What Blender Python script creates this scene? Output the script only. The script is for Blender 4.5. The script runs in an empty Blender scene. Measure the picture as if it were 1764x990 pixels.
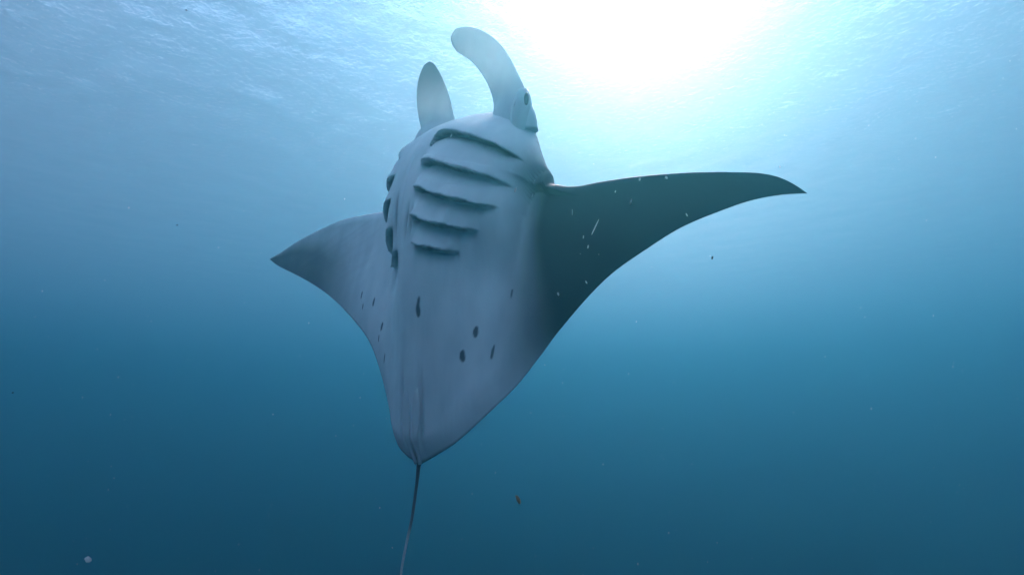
import bpy, math, random
import numpy as np
from mathutils import Vector, Matrix, Euler

R = math.radians
sc = bpy.context.scene
COL = sc.collection

# ------------------------------------------------------------------ camera
PITCH = 13.0
cam = bpy.data.cameras.new("camera")
camo = bpy.data.objects.new("camera", cam)
COL.objects.link(camo)
sc.camera = camo
cam.sensor_width = 36.0
cam.lens = 36.0 * 960.0 / 1764.0
cam.clip_start = 0.05
cam.clip_end = 1000.0
camo.location = (0, 0, 0)
camo.rotation_euler = (R(90 + PITCH), 0, 0)

# ------------------------------------------------------------------ sky and sun
SUN_EL, SUN_AZ = 39.5, 15.5
world = bpy.data.worlds.new("World")
sc.world = world
world.use_nodes = True
wn = world.node_tree
sky = wn.nodes.new("ShaderNodeTexSky")
sky.sky_type = 'NISHITA'
sky.sun_disc = False
sky.sun_elevation = R(SUN_EL)
sky.sun_rotation = R(SUN_AZ)
sky.air_density = 1.0
sky.dust_density = 0.3
sky.ozone_density = 1.0
wn.nodes["Background"].inputs[1].default_value = 0.115
wn.links.new(sky.outputs[0], wn.nodes["Background"].inputs[0])

sun = bpy.data.lights.new("sun", 'SUN')
sun.energy = 3.1
sun.angle = R(0.5)
sun.color = (1.0, 0.86, 0.77)
suno = bpy.data.objects.new("sun", sun)
COL.objects.link(suno)
sdir = Vector((math.sin(R(SUN_AZ)) * math.cos(R(SUN_EL)), math.cos(R(SUN_AZ)) * math.cos(R(SUN_EL)), math.sin(R(SUN_EL))))
suno.rotation_euler = sdir.to_track_quat('Z', 'Y').to_euler()

sc.view_settings.view_transform = 'Standard'
sc.view_settings.look = 'None'
sc.view_settings.gamma = 1.0
sc.view_settings.exposure = 1.85
sc.cycles.use_denoising = True
sc.cycles.volume_bounces = 3
sc.cycles.max_bounces = 12
sc.cycles.transparent_max_bounces = 8

DEPTH = 3.6          # metres of water above the camera
MS = 0.62            # size of the ray: model units to metres


# ------------------------------------------------------------------ helpers
def tag(o, label=None, cat=None, group=None, kind=None):
    if label: o["label"] = label
    if cat: o["category"] = cat
    if group: o["group"] = group
    if kind: o["kind"] = kind
    return o


def mesh_obj(name, verts, faces, mat=None, parent=None, smooth=True):
    me = bpy.data.meshes.new(name)
    me.from_pydata(verts if isinstance(verts, list) else verts.tolist(), [], faces if isinstance(faces, list) else faces.tolist())
    me.validate()
    if smooth:
        me.shade_smooth()
    if mat:
        me.materials.append(mat)
    o = bpy.data.objects.new(name, me)
    COL.objects.link(o)
    if parent:
        o.parent = parent
    return o


def grid_faces(nr, nc, wrap=False, flip=False):
    i = np.arange(nr * nc).reshape(nr, nc)
    if wrap:
        i = np.concatenate([i, i[:, :1]], 1)
    q = np.stack([i[:-1, :-1], i[:-1, 1:], i[1:, 1:], i[1:, :-1]], -1).reshape(-1, 4)
    return q[:, ::-1] if flip else q


def point_attr(o, name, values):
    a = o.data.attributes.new(name, 'FLOAT', 'POINT')
    a.data.foreach_set("value", np.ascontiguousarray(values, dtype=np.float32))


def sst(a, b, x):
    t = np.clip((x - a) / (b - a), 0, 1)
    return t * t * (3 - 2 * t)


def hermite(xs, ys, x):
    """monotone cubic through a table"""
    xs = np.asarray(xs, float); ys = np.asarray(ys, float); x = np.asarray(x, float)
    d = np.diff(ys) / np.diff(xs)
    m = np.zeros_like(ys); m[0] = d[0]; m[-1] = d[-1]
    a, b = d[:-1], d[1:]
    m[1:-1] = np.where(a * b > 0, 2 * a * b / np.where(np.abs(a + b) < 1e-12, 1, a + b), 0)
    i = np.clip(np.searchsorted(xs, x) - 1, 0, len(xs) - 2)
    h = xs[i + 1] - xs[i]; t = np.clip((x - xs[i]) / h, 0, 1)
    return (ys[i] * (2 * t**3 - 3 * t**2 + 1) + m[i] * h * (t**3 - 2 * t**2 + t)
            + ys[i + 1] * (-2 * t**3 + 3 * t**2) + m[i + 1] * h * (t**3 - t**2))


def waves(x, y, seed, n, lo, hi, amp):
    rng = np.random.default_rng(seed)
    z = np.zeros_like(x)
    for _ in range(n):
        lam = np.exp(rng.uniform(np.log(lo), np.log(hi))); th = rng.uniform(0, math.tau); ph = rng.uniform(0, math.tau)
        z += lam / hi * np.sin((np.cos(th) * x + np.sin(th) * y) * math.tau / lam + ph)
    return z * amp / math.sqrt(n)


# ------------------------------------------------------------------ the water: its body (a volume) and its rippled surface
def box(name, lo, hi):
    v = [(x, y, z) for x in (lo[0], hi[0]) for y in (lo[1], hi[1]) for z in (lo[2], hi[2])]
    f = [(0, 1, 3, 2), (4, 6, 7, 5), (0, 4, 5, 1), (2, 3, 7, 6), (0, 2, 6, 4), (1, 5, 7, 3)]
    return mesh_obj(name, v, f, smooth=False)


SIG_S = (0.0125, 0.051, 0.055)      # scattering per metre
SIG_A = (0.132, 0.088, 0.060)      # absorption per metre
haze = box("haze", (-90, -90, -60), (90, 90, DEPTH + 0.5))
tag(haze, "clear blue sea water thick with fine drifting haze", "water", kind="stuff")
m = bpy.data.materials.new("sea_water")
m.use_nodes = True
n = m.node_tree
n.nodes.remove(n.nodes["Principled BSDF"])
add = n.nodes.new("ShaderNodeAddShader")
vs = n.nodes.new("ShaderNodeVolumeScatter")
va = n.nodes.new("ShaderNodeVolumeAbsorption")
BACK = 0.05                          # share scattered evenly to all sides; the rest goes forward
vs.inputs['Color'].default_value = (*SIG_S, 1)
vs.inputs['Density'].default_value = 1.0 - BACK
vs.inputs['Anisotropy'].default_value = 0.78
vb = n.nodes.new("ShaderNodeVolumeScatter")
vb.inputs['Color'].default_value = (*SIG_S, 1)
vb.inputs['Density'].default_value = BACK
vb.inputs['Anisotropy'].default_value = 0.0
add2 = n.nodes.new("ShaderNodeAddShader")
va.inputs['Color'].default_value = (*[1 - a for a in SIG_A], 1)
va.inputs['Density'].default_value = 1.0
n.links.new(vs.outputs[0], add.inputs[0])
n.links.new(va.outputs[0], add.inputs[1])
n.links.new(add.outputs[0], add2.inputs[0])
n.links.new(vb.outputs[0], add2.inputs[1])
n.links.new(add2.outputs[0], n.nodes["Material Output"].inputs["Volume"])
m.cycles.homogeneous_volume = True
haze.data.materials.append(m)


def water_surface():
    N = 800
    t = np.linspace(-1, 1, N)
    xs = 80 * np.sinh(4.4 * t) / np.sinh(4.4)
    ys = xs
    X, Y = np.meshgrid(xs, ys + 5.0)
    Z = np.zeros_like(X)
    rng = np.random.default_rng(11)
    D = np.hypot(X, Y - 5)
    for k in range(120):
        lam = np.exp(rng.uniform(np.log(0.16), np.log(1.1)))
        th = rng.uniform(0, math.tau); ph = rng.uniform(0, math.tau)
        fade = np.clip(1.6 - D * 0.045 * (0.4 / lam), 0, 1)
        Z += fade * lam * 0.0012 * np.sin((np.cos(th) * X + np.sin(th) * Y) * math.tau / lam + ph)
    v = np.stack([X, Y, Z + DEPTH], -1).reshape(-1, 3)
    o = mesh_obj("water_surface", v, grid_faces(N, N))
    tag(o, "rippled sea surface seen from below with the sun's glare", "water", kind="structure")
    mt = bpy.data.materials.new("water_surface")
    mt.use_nodes = True
    n = mt.node_tree
    n.nodes.remove(n.nodes["Principled BSDF"])
    gl = n.nodes.new("ShaderNodeBsdfGlass"); gl.inputs["IOR"].default_value = 1.33; gl.inputs["Roughness"].default_value = 0.44
    tr = n.nodes.new("ShaderNodeBsdfTransparent")
    tl = n.nodes.new("ShaderNodeBsdfTranslucent"); tl.inputs[0].default_value = (1, 1, 1, 1)
    m1 = n.nodes.new("ShaderNodeMixShader"); m1.inputs[0].default_value = 0.91
    m2 = n.nodes.new("ShaderNodeMixShader"); m2.inputs[0].default_value = 0.09
    tc = n.nodes.new("ShaderNodeTexCoord")
    nz = n.nodes.new("ShaderNodeTexNoise"); nz.inputs["Scale"].default_value = 16.0; nz.inputs["Detail"].default_value = 4.0; nz.inputs["Roughness"].default_value = .6; nz.inputs["Distortion"].default_value = .6
    bp = n.nodes.new("ShaderNodeBump"); bp.inputs["Strength"].default_value = 1.0; bp.inputs["Distance"].default_value = 0.011
    n.links.new(tc.outputs["Object"], nz.inputs["Vector"]); n.links.new(nz.outputs[0], bp.inputs["Height"]); n.links.new(bp.outputs[0], gl.inputs["Normal"])
    n.links.new(tr.outputs[0], m1.inputs[1]); n.links.new(gl.outputs[0], m1.inputs[2])
    n.links.new(m1.outputs[0], m2.inputs[1]); n.links.new(tl.outputs[0], m2.inputs[2])
    n.links.new(m2.outputs[0], n.nodes["Material Output"].inputs[0])
    o.data.materials.append(mt)
    return o


water_surface()

# ------------------------------------------------------------------ the manta ray
# model axes: x = to its left wing (right in the picture), y = towards the head, z = out of the belly


def flap(v):
    r = -.35 * np.maximum(v - .25, 0)**1.5 - .06 * sst(.45, .7, v)
    l = -.05 * sst(.45, .8, -v) - .02 * np.maximum(-v - .5, 0)**2
    return np.where(v > 0, r, l)


LE_V = [-1.925, -1.90, -1.796, -1.605, -1.35, -1.108, -.871, -.74, -.66, -.60, -.55, -.50, -.44, -.36, -.26, -.164, -.05, .08, .20, .29, .355, .40, .444, .50, .537, .553, .60, .68, .792, 1.102, 1.426, 1.585, 1.65, 1.70, 1.745]
LE_U = [.288, .302, .334, .41, .476, .524, .538, .54, .56, .625, .735, .84, .925, 1.005, 1.062, 1.09, 1.097, 1.085, 1.06, 1.03, .985, .905, .80, .675, .615, .556, .557, .573, .602, .665, .720, .736, .714, .684, .650]
TE_V = [-1.925, -1.826, -1.551, -1.259, -.987, -.762, -.51, -.353, -.21, -.133, -.075, .021, .055, .078, .098, .18, .262, .404, .512, .594, .659, .782, .878, 1.031, 1.182, 1.339, 1.508, 1.65, 1.745]
TE_U = [.288, .239, .144, .034, -.093, -.228, -.391, -.575, -.79, -.912, -.962, -.996, -.985, -1.004, -.995, -.945, -.888, -.737, -.597, -.429, -.284, -.073, .066, .222, .369, .477, .581, .634, .650]
HU = [-1.02, -.9, -.7, -.5, -.2, 0, .2, .4, .6, .8, .95, 1.1]
HH = [.015, .05, .10, .15, .235, .285, .325, .335, .315, .25, .18, .10]
BU = [-1.02, -.8, -.5, -.2, 0, .2,  .40, .55, .7, .8, 1.0, 1.1]
BB = [.14, .24, .36, .43, .46, .48, .50, .545, .57, .555, .50, .48]
CU = [-1.0, -.5, .2, .6, 1.1]
CV = [.05, .03, -.02, -.04, -.04]


def centre(u):
    return hermite(CU, CV, u)


def belly(u, v):
    h = hermite(HU, HH, u); b = hermite(BU, BB, u)
    cl = v - centre(u)
    b = b * np.where(cl < 0, 1 - .20 * sst(-.3, .25, u), 1.0)      # the body is turned: its right flank is the slimmer one
    x = np.clip(np.abs(cl) / b, 0, 1)
    k = sst(-.1, .35, u)
    soft = .5 * (1 + np.cos(np.pi * x)); boxy = np.sqrt(np.maximum(1 - x**2.2, 0))
    return h * (soft * (1 - k) + boxy * k)


# gill slits of the left side: lip line u(v); the other side mirrors them about the midline
GILLS = [
    ([-.017, .001, .058, .204, .311, .398, .471], [.670, .735, .761, .708, .669, .639, .604], .080),
    ([-.025, .031, .108, .199, .313, .390, .433], [.530, .539, .517, .481, .458, .450, .446], .036),
    ([-.016, .042, .115, .230, .329, .398], [.364, .361, .326, .299, .292, .302], .031),
    ([-.001, .044, .115, .210, .317], [.198, .200, .168, .163, .166], .028),
    ([.030, .091, .152, .224], [.067, .049, .048, .054], .022),
]
MIRROR = (-.33, -.31, -.27, -.22, -.13)     # v' = MIRROR - v, one for each slit
SPOTS = [(-.079, -.705, .010, .028), (-.146, -.662, .008, .022), (-.14, -.523, .012, .03), (-.298, -.39, .011, .03), (-.371, -.40, .007, .02),
         (-.482, -.307, .009, .03), (-.268, .068, .016, .045), (-.345, .319, .013, .036), (-.471, .275, .015, .034), (-.432, .409, .012, .036), (-.127, .456, .009, .03)]


def gill_relief(u, v):
    """height, push towards the tail and darkness of the slits"""
    dz = np.zeros_like(u); du = np.zeros_like(u); dark = np.zeros_like(u)
    for side in (0, 1):
        for (gv, gu, gape), mir in zip(GILLS, MIRROR):
            vv = v if side == 0 else mir - v
            amp = 1.0 if side == 0 else .6
            v0, v1 = gv[0], gv[-1]
            t = (vv - v0) / (v1 - v0)
            win = sst(-.06, .10, t) * sst(1.04, .86, t)
            if side:
                win = win * sst(-.46, -.40, v)
            inside = (t > -.08) & (t < 1.06)
            lip = hermite(gv, gu, np.clip(vv, v0, v1))
            lip = lip + (.0020 * np.sin(vv * 61 + 7 * gu[0]) + .0010 * np.sin(vv * 190 + 3 * gu[1])) * win
            d = lip - u                                   # > 0 behind the lip
            g = gape * np.clip(1 - .78 * np.clip(t, 0, 1), 0, 1) * win if gape < .06 else gape * win * (1 - .45 * np.clip(t, 0, 1))
            near = inside & (np.abs(d) < .2)
            up = np.where(d < 0, np.exp(np.minimum(d, 0) / .095), np.exp(-np.maximum(d, 0) / .006))
            down = np.where(d > 0, sst(0, .012, d) * np.exp(-np.maximum(d - .012, 0) / .050), 0)
            dz += np.where(near, amp * win * (.058 * up - .036 * down), 0)
            du += np.where(near, -win * .028 * np.where(d < 0, np.exp(np.minimum(d, 0) / .02), np.exp(-np.maximum(d, 0) / .004)), 0)
            dk = sst(.001, .007, d) * sst(1.1, .35, d / np.maximum(g, .004)) * sst(.02, .2, win)
            dark = np.maximum(dark, np.where(near, .74 * dk, 0))
    return dz, du, dark


def build_manta_body(parent, mat):
    core = np.linspace(-.74, .74, 300)
    lw = -.74 - (1.925 - .74) * np.sin(np.linspace(0, 1, 110)[1:] * np.pi / 2)
    rw = .74 + (1.745 - .74) * np.sin(np.linspace(0, 1, 100)[1:] * np.pi / 2)
    vc = np.concatenate([lw[::-1], core, rw])
    nr, nc = 400, len(vc)
    s = np.linspace(0, 1, nr)[:, None]
    le = hermite(LE_V, LE_U, vc)[None, :]; te = hermite(TE_V, TE_U, vc)[None, :]
    def fair(table_v, table_u, orig):
        g = np.linspace(-1.925, 1.745, 1469); y = hermite(table_v, table_u, g)
        k = np.exp(-(np.arange(-48, 49) * .0025 / .045)**2 / 2); k /= k.sum()
        ys = np.convolve(np.pad(y, 48, mode='edge'), k, 'valid')
        w = sst(.66, .84, np.abs(vc)) * sst(.02, .16, np.minimum(vc + 1.925, 1.745 - vc))
        return orig + w * (np.interp(vc, g, ys) - orig)
    le = fair(LE_V, LE_U, le); te = fair(TE_V, TE_U, te)
    chord = np.maximum(le - te, 1e-5)
    u = le - s * chord
    v = np.repeat(vc[None, :], nr, 0)
    dle = le - u; dte = u - te
    av = np.abs(v)
    rle = .13 * sst(.75, .45, av) + .10 * chord + .001
    e_front = np.sqrt(np.maximum(1 - (1 - np.clip(dle / rle, 0, 1))**2, 0))
    rte = .10 * sst(.6, .1, av) + .45 * chord * sst(.1, .9, av) + .001
    x = np.clip(dte / rte, 0, 1)
    e_rear = x * (2 - x)
    e = e_front * e_rear
    span = np.clip((av - .4) / 1.4, 0, 1)
    thin = .045 * (1 - span)**1.2 + .006
    base = flap(v)
    # the leading edge of each fin dips a little towards the belly and the tips trail
    base = base + .03 * sst(.5, 1.2, av) * np.exp(-dle / .12)
    H = belly(u, v)
    gz, gu, gd = gill_relief(u, v)
    rel = gz
    # soft folds and a shallow midline groove on the belly
    cl = v - centre(u)
    rel = rel - .010 * np.exp(-((cl + .09) / .012)**2) * sst(.05, .2, u) * sst(.75, .6, u)
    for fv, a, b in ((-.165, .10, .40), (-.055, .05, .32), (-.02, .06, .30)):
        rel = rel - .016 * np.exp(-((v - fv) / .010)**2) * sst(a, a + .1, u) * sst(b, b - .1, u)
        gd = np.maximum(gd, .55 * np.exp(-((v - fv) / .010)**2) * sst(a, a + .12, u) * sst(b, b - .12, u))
    # the shoulder lobe: the cheek ends in a ledge where the fin begins
    rel = rel + .085 * sst(.482, .500, u) * sst(.80, .56, u) * np.exp(-((v - .55) / .075)**2)
    # groove either side of the pelvic fins
    for off in (-.062, .062):
        rel = rel - .016 * np.exp(-((cl - off) / .014)**2) * sst(-.5, -.7, u)
    rel = rel + waves(u * 1.0, v * 2.0, 5, 24, .12, .8, .004) * sst(1.0, .3, av)
    rel = rel + waves(u * .35, v * 2.4, 8, 20, .03, .12, .0005) * sst(.7, .3, av)
    rel = rel + sst(.55, .8, av) * (waves(u * .5, v * 1.2, 41, 18, .08, .4, .0016) + waves(u * 1.6 + av * .8, v * .3, 43, 14, .05, .16, .0006))
    wv = base + e * (thin + H + rel)
    wd = base - e * (thin * 1.1 + .22 * np.clip(1 - (np.abs(cl) / (.62 * np.ones_like(u))), 0, 1)**1.5 * sst(-1.0, .1, u))
    uv = u + gu * e
    P = np.concatenate([np.stack([v, uv, wv], -1).reshape(-1, 3), np.stack([v, u, wd], -1).reshape(-1, 3)]) * MS
    f1 = grid_faces(nr, nc, flip=True); f2 = grid_faces(nr, nc) + nr * nc
    o = mesh_obj("body", P, np.concatenate([f1, f2]), mat, parent)
    # weld the two skins along the rim
    import bmesh
    # pigment: 0 white belly .. 1 charcoal; rear belly adds painted light falloff
    lo = sst(.30, -.40, u)
    right = sst(0, 1, (v - (.405 - .15 * lo)) / (.145 + .32 * lo)) * sst(-.86, -.25, u)
    right = np.maximum(right, .6 * sst(.46, .70, v) * sst(-.9, -.35, u))
    cf = s * np.ones_like(u)
    left = .80 * sst(-.60, -1.35, v) * (.22 + .78 * sst(.12, .62, cf + .25 * sst(-1.1, -1.8, v)))
    dark = np.maximum(right, left)
    edge = sst(.018, .004, dte) * .55
    dark = np.maximum(dark, edge)
    for su, sv, rv, ru in SPOTS:
        q = ((u - su) / ru)**2 + ((v - sv) / (.74 * rv))**2 + .35 * np.sin(70 * u + 40 * v + 9 * su) + .25 * np.sin(150 * v - 60 * u)
        dark = np.maximum(dark, .85 * sst(1.5, .45, q))
    dark = np.maximum(dark, .16 * sst(.05, -.75, u) * (1 + waves(u, v, 31, 16, .1, .5, .35)))  # greyer towards the tail: fading light painted into the belly colour, mottled
    blot = waves(u, v * 1.4, 17, 30, .06, .45, 1.0) + waves(u * .5, v * 2, 23, 30, .03, .14, .6)
    dark = np.clip(dark + .03 * np.clip(blot, 0, 2) * (1 - dark) + .05 * blot * dark * (1 - dark), 0, 1)
    # grey blotch on the shoulder behind the cheek
    q = ((u - .535) / .045)**2 + ((v - .56) / .085)**2
    dark = np.maximum(dark, .62 * sst(1.3, .5, q))
    dark = np.maximum(dark, gd)
    dd = np.clip(.93 - .8 * np.exp(-(((u - .62) / .12)**2 + ((av - .36) / .2)**2)), 0, 1)
    point_attr(o, "pigment_shade", np.concatenate([dark.ravel(), dd.ravel()]))
    bm = bmesh.new(); bm.from_mesh(o.data)
    rim = [vt for vt in bm.verts if vt.is_boundary]
    bmesh.ops.remove_doubles(bm, verts=rim, dist=1e-5)
    bm.to_mesh(o.data); bm.free()
    return o


def skin_material(name="manta_skin", through=0.0):
    mt = bpy.data.materials.new(name)
    mt.use_nodes = True
    n = mt.node_tree; b = n.nodes["Principled BSDF"]
    at = n.nodes.new("ShaderNodeAttribute"); at.attribute_name = "pigment_shade"
    tc = n.nodes.new("ShaderNodeTexCoord")
    nz = n.nodes.new("ShaderNodeTexNoise"); nz.inputs["Scale"].default_value = 9.0; nz.inputs["Detail"].default_value = 6.0
    mp = n.nodes.new("ShaderNodeMapping"); mp.inputs["Scale"].default_value = (1.6, .5, 1)
    n.links.new(tc.outputs["Object"], mp.inputs[0]); n.links.new(mp.outputs[0], nz.inputs["Vector"])
    white = n.nodes.new("ShaderNodeMix"); white.data_type = 'RGBA'
    white.inputs[6].default_value = (.74, .84, .85, 1); white.inputs[7].default_value = (.86, .94, .94, 1)
    cr = n.nodes.new("ShaderNodeMapRange"); cr.inputs[1].default_value = .38; cr.inputs[2].default_value = .62
    n.links.new(nz.outputs[0], cr.inputs[0]); n.links.new(cr.outputs[0], white.inputs[0])
    mx = n.nodes.new("ShaderNodeMix"); mx.data_type = 'RGBA'
    n.links.new(at.outputs["Fac"], mx.inputs[0]); n.links.new(white.outputs[2], mx.inputs[6]); mx.inputs[7].default_value = (.004, .015, .040, 1)
    n.links.new(mx.outputs[2], b.inputs["Base Color"])
    b.inputs["Roughness"].default_value = .5
    b.inputs["Specular IOR Level"].default_value = .25
    if through:
        tl = n.nodes.new("ShaderNodeBsdfTranslucent"); ms = n.nodes.new("ShaderNodeMixShader")
        ta = n.nodes.new("ShaderNodeAttribute"); ta.attribute_name = "thinness"; mu = n.nodes.new("ShaderNodeMath"); mu.operation = 'MULTIPLY'; mu.inputs[1].default_value = through
        n.links.new(ta.outputs["Fac"], mu.inputs[0]); n.links.new(mu.outputs[0], ms.inputs[0])
        n.links.new(mx.outputs[2], tl.inputs[0]); n.links.new(b.outputs[0], ms.inputs[1]); n.links.new(tl.outputs[0], ms.inputs[2])
        n.links.new(ms.outputs[0], n.nodes["Material Output"].inputs[0])
    nb = n.nodes.new("ShaderNodeTexNoise"); nb.inputs["Scale"].default_value = 160.0; nb.inputs["Detail"].default_value = 3.0
    n.links.new(tc.outputs["Object"], nb.inputs["Vector"])
    bp = n.nodes.new("ShaderNodeBump"); bp.inputs["Strength"].default_value = .25; bp.inputs["Distance"].default_value = .002
    n.links.new(nb.outputs[0], bp.inputs["Height"]); n.links.new(bp.outputs[0], b.inputs["Normal"])
    return mt


def plain(name, col, rough=.4, spec=.4, through=0.0):
    mt = bpy.data.materials.new(name); mt.use_nodes = True
    n = mt.node_tree; b = n.nodes["Principled BSDF"]
    b.inputs["Roughness"].default_value = rough; b.inputs["Specular IOR Level"].default_value = spec
    tc = n.nodes.new("ShaderNodeTexCoord"); nz = n.nodes.new("ShaderNodeTexNoise"); nz.inputs["Scale"].default_value = 30
    mx = n.nodes.new("ShaderNodeMix"); mx.data_type = 'RGBA'
    mx.inputs[6].default_value = (*[c * .8 for c in col], 1); mx.inputs[7].default_value = (*[min(1, c * 1.2) for c in col], 1)
    n.links.new(tc.outputs["Object"], nz.inputs["Vector"]); n.links.new(nz.outputs[0], mx.inputs[0]); n.links.new(mx.outputs[2], b.inputs["Base Color"])
    if through:
        tl = n.nodes.new("ShaderNodeBsdfTranslucent"); ms = n.nodes.new("ShaderNodeMixShader"); ms.inputs[0].default_value = through
        n.links.new(mx.outputs[2], tl.inputs[0]); n.links.new(b.outputs[0], ms.inputs[1]); n.links.new(tl.outputs[0], ms.inputs[2])
        n.links.new(ms.outputs[0], n.nodes["Material Output"].inputs[0])
    return mt


def spline(pts, n):
    """Catmull-Rom through points (any dimension)"""
    p = np.asarray(pts, float); p = np.vstack([2 * p[0] - p[1], p, 2 * p[-1] - p[-2]])
    out = []
    k = len(p) - 3
    for t in np.linspace(0, k - 1e-6, n):
        i = int(t); f = t - i; a, b, c, d = p[i:i + 4]
        out.append(.5 * (2 * b + (c - a) * f + (2 * a - 5 * b + 4 * c - d) * f**2 + (3 * b - a - 3 * c + d) * f**3))
    return np.array(out)


def blade(name, rows, parent, mat, n=60, m=40, cup=0.0):
    """rows: (v,u,w, half_width, half_thickness, wide-axis v,u,w): a paddle with an oval section, closed at both ends"""
    r = spline(rows, n)
    P = r[:, :3]; hw = np.maximum(r[:, 3], .0008); ht = np.maximum(r[:, 4], .0006); ax = r[:, 5:8]
    T = np.gradient(P, axis=0); T /= np.linalg.norm(T, axis=1)[:, None]
    ax = ax - T * (ax * T).sum(1)[:, None]; ax /= np.linalg.norm(ax, axis=1)[:, None]
    nn = np.cross(T, ax)
    a = np.linspace(0, math.tau, m, endpoint=False)
    c, s_ = np.cos(a), np.sin(a)
    V = (P[:, None, :] + ax[:, None, :] * (hw[:, None] * c)[..., None]
         + nn[:, None, :] * (ht[:, None] * s_ + cup * hw[:, None] * (c**2))[..., None])
    vs_ = V.reshape(-1, 3) * MS
    f = grid_faces(n, m, wrap=True).tolist()
    f.append(list(range(m))[::-1]); f.append(list(range((n - 1) * m, n * m)))
    return mesh_obj(name, vs_, f, mat, parent), r, c, s_


manta = bpy.data.objects.new("manta_ray", None)
COL.objects.link(manta)
tag(manta, "white-bellied manta ray swimming up towards the surface with its fins spread", "manta ray")
# camera-frame basis of the ray (x right, y up, z away), turned into the world
cV = Vector((0.83740216, 0.04340977, -0.54486073)); cU = Vector((0.16057104, 0.93331919, 0.32114209)); cW = Vector((-0.52246968, 0.35641393, -0.77459315))
cO = Vector((-0.35642254, 0.05260459, 3.16730836)) * MS
C3 = Matrix.Rotation(R(90 + PITCH), 3, 'X')


def cam_to_world(c):
    return C3 @ Vector((c[0], c[1], -c[2]))


bx_, by_, bz_ = cam_to_world(cV), cam_to_world(cU), cam_to_world(cW)
MW = Matrix(((bx_.x, by_.x, bz_.x), (bx_.y, by_.y, bz_.y), (bx_.z, by_.z, bz_.z)))
manta.rotation_euler = MW.to_euler()
manta.location = cam_to_world(cO)

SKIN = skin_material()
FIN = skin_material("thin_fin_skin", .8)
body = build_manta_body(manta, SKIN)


def cephalic(rows, cup, dark_amount):
    o, r, c, s_ = blade("cephalic_fin", rows, manta, FIN, cup=cup)
    t = np.linspace(0, 1, len(r))[:, None]
    dk = np.clip(dark_amount * sst(.2, .8, t) * np.ones((1, len(c))), 0, 1)
    point_attr(o, "pigment_shade", dk.ravel())
    point_attr(o, "thinness", (sst(.12, .42, t) * np.ones((1, len(c)))).ravel())
    return o


cephalic([(.325, .86, .06, .13, .085, 1, 0, -.55), (.315, .96, .10, .125, .075, 1, 0, -.55), (.290, 1.06, .12, .105, .055, 1, .1, -.55), (.237, 1.188, .155, .096, .036, 1, .35, -.5),
          (.168, 1.309, .202, .100, .026, 1, .6, -.5), (.105, 1.385, .25, .104, .02, .8, .9, -.4), (.040, 1.420, .300, .102, .016, .5, 1, -.2), (-.012, 1.420, .340, .083, .012, .3, 1, 0), (-.038, 1.415, .362, .054, .009, .3, 1, 0), (-.052, 1.412, .374, .012, .005, .3, 1, 0)], .12, .10)
cephalic([(-.33, .92, .0, .12, .07, 1, 0, -.55), (-.352, 1.073, .005, .118, .05, 1, 0, -.6), (-.378, 1.16, .031, .116, .035, 1, 0, -.6), (-.410, 1.28, .065, .112, .026, 1, .05, -.6),
          (-.430, 1.38, .098, .095, .018, 1, .1, -.6), (-.445, 1.47, .124, .067, .012, 1, .1, -.6), (-.452, 1.53, .142, .036, .008, 1, .1, -.6), (-.456, 1.552, .148, .008, .004, 1, .1, -.6)], -.1, .55)

# eyes bulge from the sides of the head at the foot of each cephalic fin
EYE = plain("eye_dark", (.13, .14, .16), .55, .15)


def lump(name, c, rad, mat, parent, seed=0, rough=0.0, n=14, m=20):
    th = np.linspace(0.02, np.pi - .02, n)[:, None]; ph = np.linspace(0, math.tau, m, endpoint=False)[None, :]
    d = np.stack([np.sin(th) * np.cos(ph), np.sin(th) * np.sin(ph), np.cos(th) * np.ones_like(ph)], -1)
    k = 1 + rough * waves(d[..., 0] + d[..., 2] * .7, d[..., 1] - d[..., 2] * .4, seed, 8, .6, 2.0, 1.0)
    P = (d * k[..., None] * np.array(rad) + np.array(c)).reshape(-1, 3)
    f = grid_faces(n, m, wrap=True).tolist() + [list(range(m)), list(range((n - 1) * m, n * m))[::-1]]
    return mesh_obj(name, P, f, mat, parent)


for ev, eu, ew in ((.372, .955, .105), (-.45, .94, .02)):
    sgn = 1 if ev > 0 else -1
    so_ = lump("eye_socket", np.array((ev, eu, ew)) * MS, np.array((.046, .17, .080)) * MS, SKIN, manta, 3, .04)
    point_attr(so_, "pigment_shade", np.full(len(so_.data.vertices), .12))
    lump("eye", np.array((ev + sgn * .032, eu + .055, ew + .022)) * MS, np.array((.013, .060, .024)) * MS, EYE, so_, 4, .02)

# tail
tail_pts = spline([(.045, -.90, .0), (.054, -1.001, -.004), (.056, -1.126, -.02), (.055, -1.263, -.035), (.046, -1.371, -.044), (.036, -1.515, -.06), (.049, -1.703, -.087), (.091, -2.033, -.145)], 90)
tr_ = hermite([0, .12, .3, .6, 1], [.020, .013, .0078, .0064, .003], np.linspace(0, 1, 90))
T = np.gradient(tail_pts, axis=0); T /= np.linalg.norm(T, axis=1)[:, None]
sx = np.cross(T, (0, 0, 1.0)); sx /= np.linalg.norm(sx, axis=1)[:, None]; sy = np.cross(sx, T)
a = np.linspace(0, math.tau, 14, endpoint=False)
V = tail_pts[:, None, :] + tr_[:, None, None] * (sx[:, None, :] * np.cos(a)[None, :, None] + sy[:, None, :] * np.sin(a)[None, :, None])
tail = mesh_obj("tail", V.reshape(-1, 3) * MS, grid_faces(90, 14, wrap=True).tolist() + [list(range(14)), list(range(89 * 14, 90 * 14))[::-1]], SKIN, manta)
point_attr(tail, "pigment_shade", np.repeat(hermite([0, .2, .45, .6, 1], [.5, .9, .8, .35, .3], np.linspace(0, 1, 90)), 14))

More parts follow.
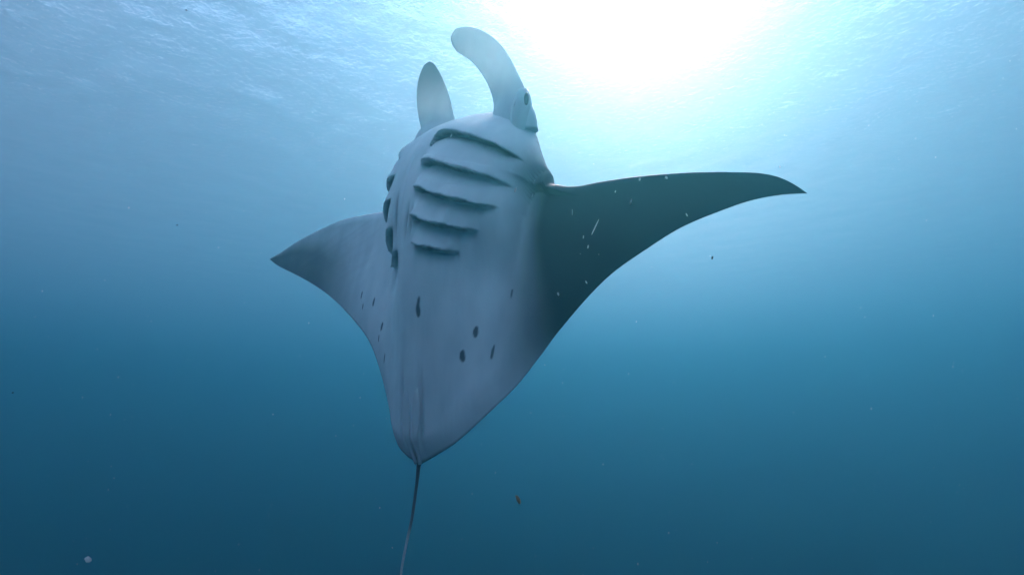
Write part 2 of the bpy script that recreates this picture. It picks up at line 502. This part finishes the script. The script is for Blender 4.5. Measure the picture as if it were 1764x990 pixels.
# pelvic fins: two slim leaves lying on the belly either side of the vent
for off in (-1, 1):
    rows = []
    for t in np.linspace(0, 1, 8):
        u_ = -.58 - .43 * t
        v_ = float(centre(u_)) + off * (.020 + .016 * math.sin(t * 3.14) - .008 * t) + .02 * t
        w_ = float(belly(np.array(u_), np.array(v_))) + .022 + .030 * min(1, t / .35) - .05 * max(0, t - .72) / .28
        rows.append((v_, u_, w_, .004 + .024 * math.sin(min(1, t * 1.15) * 2.9), .010, 1, 0, .15 * off))
    pf, r, c, s_ = blade("pelvic_fin", rows, manta, SKIN, n=36, m=16)
    point_attr(pf, "pigment_shade", np.full(len(pf.data.vertices), .30))

# small dorsal fin at the root of the tail, on the far side
dorsal, r, c, s_ = blade("dorsal_fin", [(.04, -.80, -.02, .09, .02, 0, 1, 0), (.045, -.84, -.10, .07, .012, 0, 1, 0), (.05, -.89, -.16, .03, .006, 0, 1, 0), (.05, -.91, -.18, .004, .003, 0, 1, 0)], manta, SKIN, n=24, m=20)
point_attr(dorsal, "pigment_shade", np.full(len(dorsal.data.vertices), .95))

# ------------------------------------------------------------------ drifting plankton
PALE = plain("plankton_pale", (.78, .80, .80), .6, .2, .6)
RUST = plain("plankton_rust", (.40, .33, .20), .7, .2, .4)
DARK = plain("plankton_dark", (.02, .02, .025), .7, .2)


def place(px, py, dist):
    """a point `dist` metres ahead of the camera's station"""
    return cam_to_world(((px - 882) / 960 * dist, (495 - py) / 960 * dist, dist))


def fleck(name, px, py, dist, length, width, lean, mat, label, group=None, seed=0):
    o = lump(name, (0, 0, 0), (width / 2, width / 2.4, length / 2), mat, None, seed, .22, 9, 10)
    o.location = place(px, py, dist)
    o.rotation_euler = (R(20), R(lean), R(seed * 37))
    tag(o, label, "plankton", group)
    return o


G1 = "pale flecks before the dark fin"
L1 = "tiny pale plankton fleck drifting in front of the dark right fin"
for k, (x, y, l, w, lean) in enumerate([(888, 327, 9, 3, 15), (917, 337, 6, 3, 12), (1087, 347, 9, 3, 0), (1013, 425, 8, 3, 18), (1037, 434, 7, 3, 22), (961, 505, 9, 4, 15), (1010, 486, 6, 2.6, 14),
                                       (1183, 370, 6, 2.4, 5), (1217, 320, 9, 2.2, 4), (986, 366, 9, 2, 10), (1005, 408, 6, 2, 4), (1045, 431, 4, 2, 20), (936, 579, 10, 2.4, 14), (1060, 330, 5, 2, 4)]):
    d = 1.5 + .07 * ((k * 5) % 7)
    fleck("plankton_fleck", x, y, d, l * d / 960, w * d / 960, lean, PALE, L1, G1, k)
d = 1.4
fleck("plankton_strand", 1025, 392, d, 34 * d / 960, 2.6 * d / 960, 17, PALE, "long thin pale plankton strand before the dark right fin", None, 21)
fleck("plankton_fleck", 777, 234, 1.7, 8 * 1.7 / 960, 2.6 * 1.7 / 960, 12, PALE, "pale plankton fleck in front of the topmost gill slit", None, 22)
fleck("plankton_fleck", 1102, 309, 1.6, 6 * 1.6 / 960, 4 * 1.6 / 960, 10, PALE, "left of two pale flecks on the right fin's front edge", None, 23)
fleck("plankton_fleck", 1148, 306, 1.6, 6 * 1.6 / 960, 4 * 1.6 / 960, 6, PALE, "right of two pale flecks on the right fin's front edge", None, 24)
fleck("plankton_fleck", 152, 963, 1.1, 11 * 1.1 / 960, 8 * 1.1 / 960, 60, PALE, "pale ragged plankton fleck in the bottom left corner", None, 25)
fleck("plankton_fleck", 893, 860, 1.5, 16 * 1.5 / 960, 7 * 1.5 / 960, 22, RUST, "rusty orange plankton fleck right of the manta's tail", None, 26)
fleck("plankton_fleck", 537, 434, 2.6, 14 * 2.6 / 960, 2 * 2.6 / 960, 12, PALE, "pale plankton fleck in front of the left fin's tip", None, 27)
fleck("plankton_fleck", 22, 676, 1.2, 5 * .8 / 1500, 5 * .8 / 960, 0, DARK, "small dark plankton speck at the left edge", None, 29)
fleck("plankton_fleck", 305, 388, 1.4, 4.5 * .9 / 1500, 5 * .9 / 960, 0, DARK, "dark plankton speck left of the left fin's tip", None, 30)
fleck("plankton_fleck", 321, 18, 1.3, 5 * .85 / 1500, 5 * .85 / 960, 0, DARK, "dark plankton speck near the surface at upper left", None, 31)
fleck("plankton_fleck", 1227, 444, 1.6, 7 * 1.6 / 960, 3.5 * 1.6 / 960, 10, DARK, "dark plankton speck in open water below the right fin", None, 32)


def marine_snow(count):
    rng = np.random.default_rng(4)
    V, F = [], []
    oct_ = np.array([(1, 0, 0), (-1, 0, 0), (0, 1, 0), (0, -1, 0), (0, 0, 1), (0, 0, -1)], float)
    of = [(0, 2, 4), (2, 1, 4), (1, 3, 4), (3, 0, 4), (2, 0, 5), (1, 2, 5), (3, 1, 5), (0, 3, 5)]
    for k in range(count):
        z = rng.uniform(1.0, 4.5)
        p = cam_to_world((rng.uniform(-1.1, 1.1) * z, rng.uniform(-.65, .65) * z, z))
        r = rng.uniform(.0004, .0012); st = rng.uniform(1, 3.2)
        q = oct_ * np.array((r, r * .8, r * st)) * rng.uniform(.8, 1.2, (6, 1))
        b = len(V)
        V += (q + np.array(p)).tolist(); F += [tuple(b + i for i in f) for f in of]
    o = mesh_obj("marine_snow", V, F, PALE, smooth=False)
    tag(o, "fine pale specks of marine snow scattered through the water", "plankton", kind="stuff")


marine_snow(700)
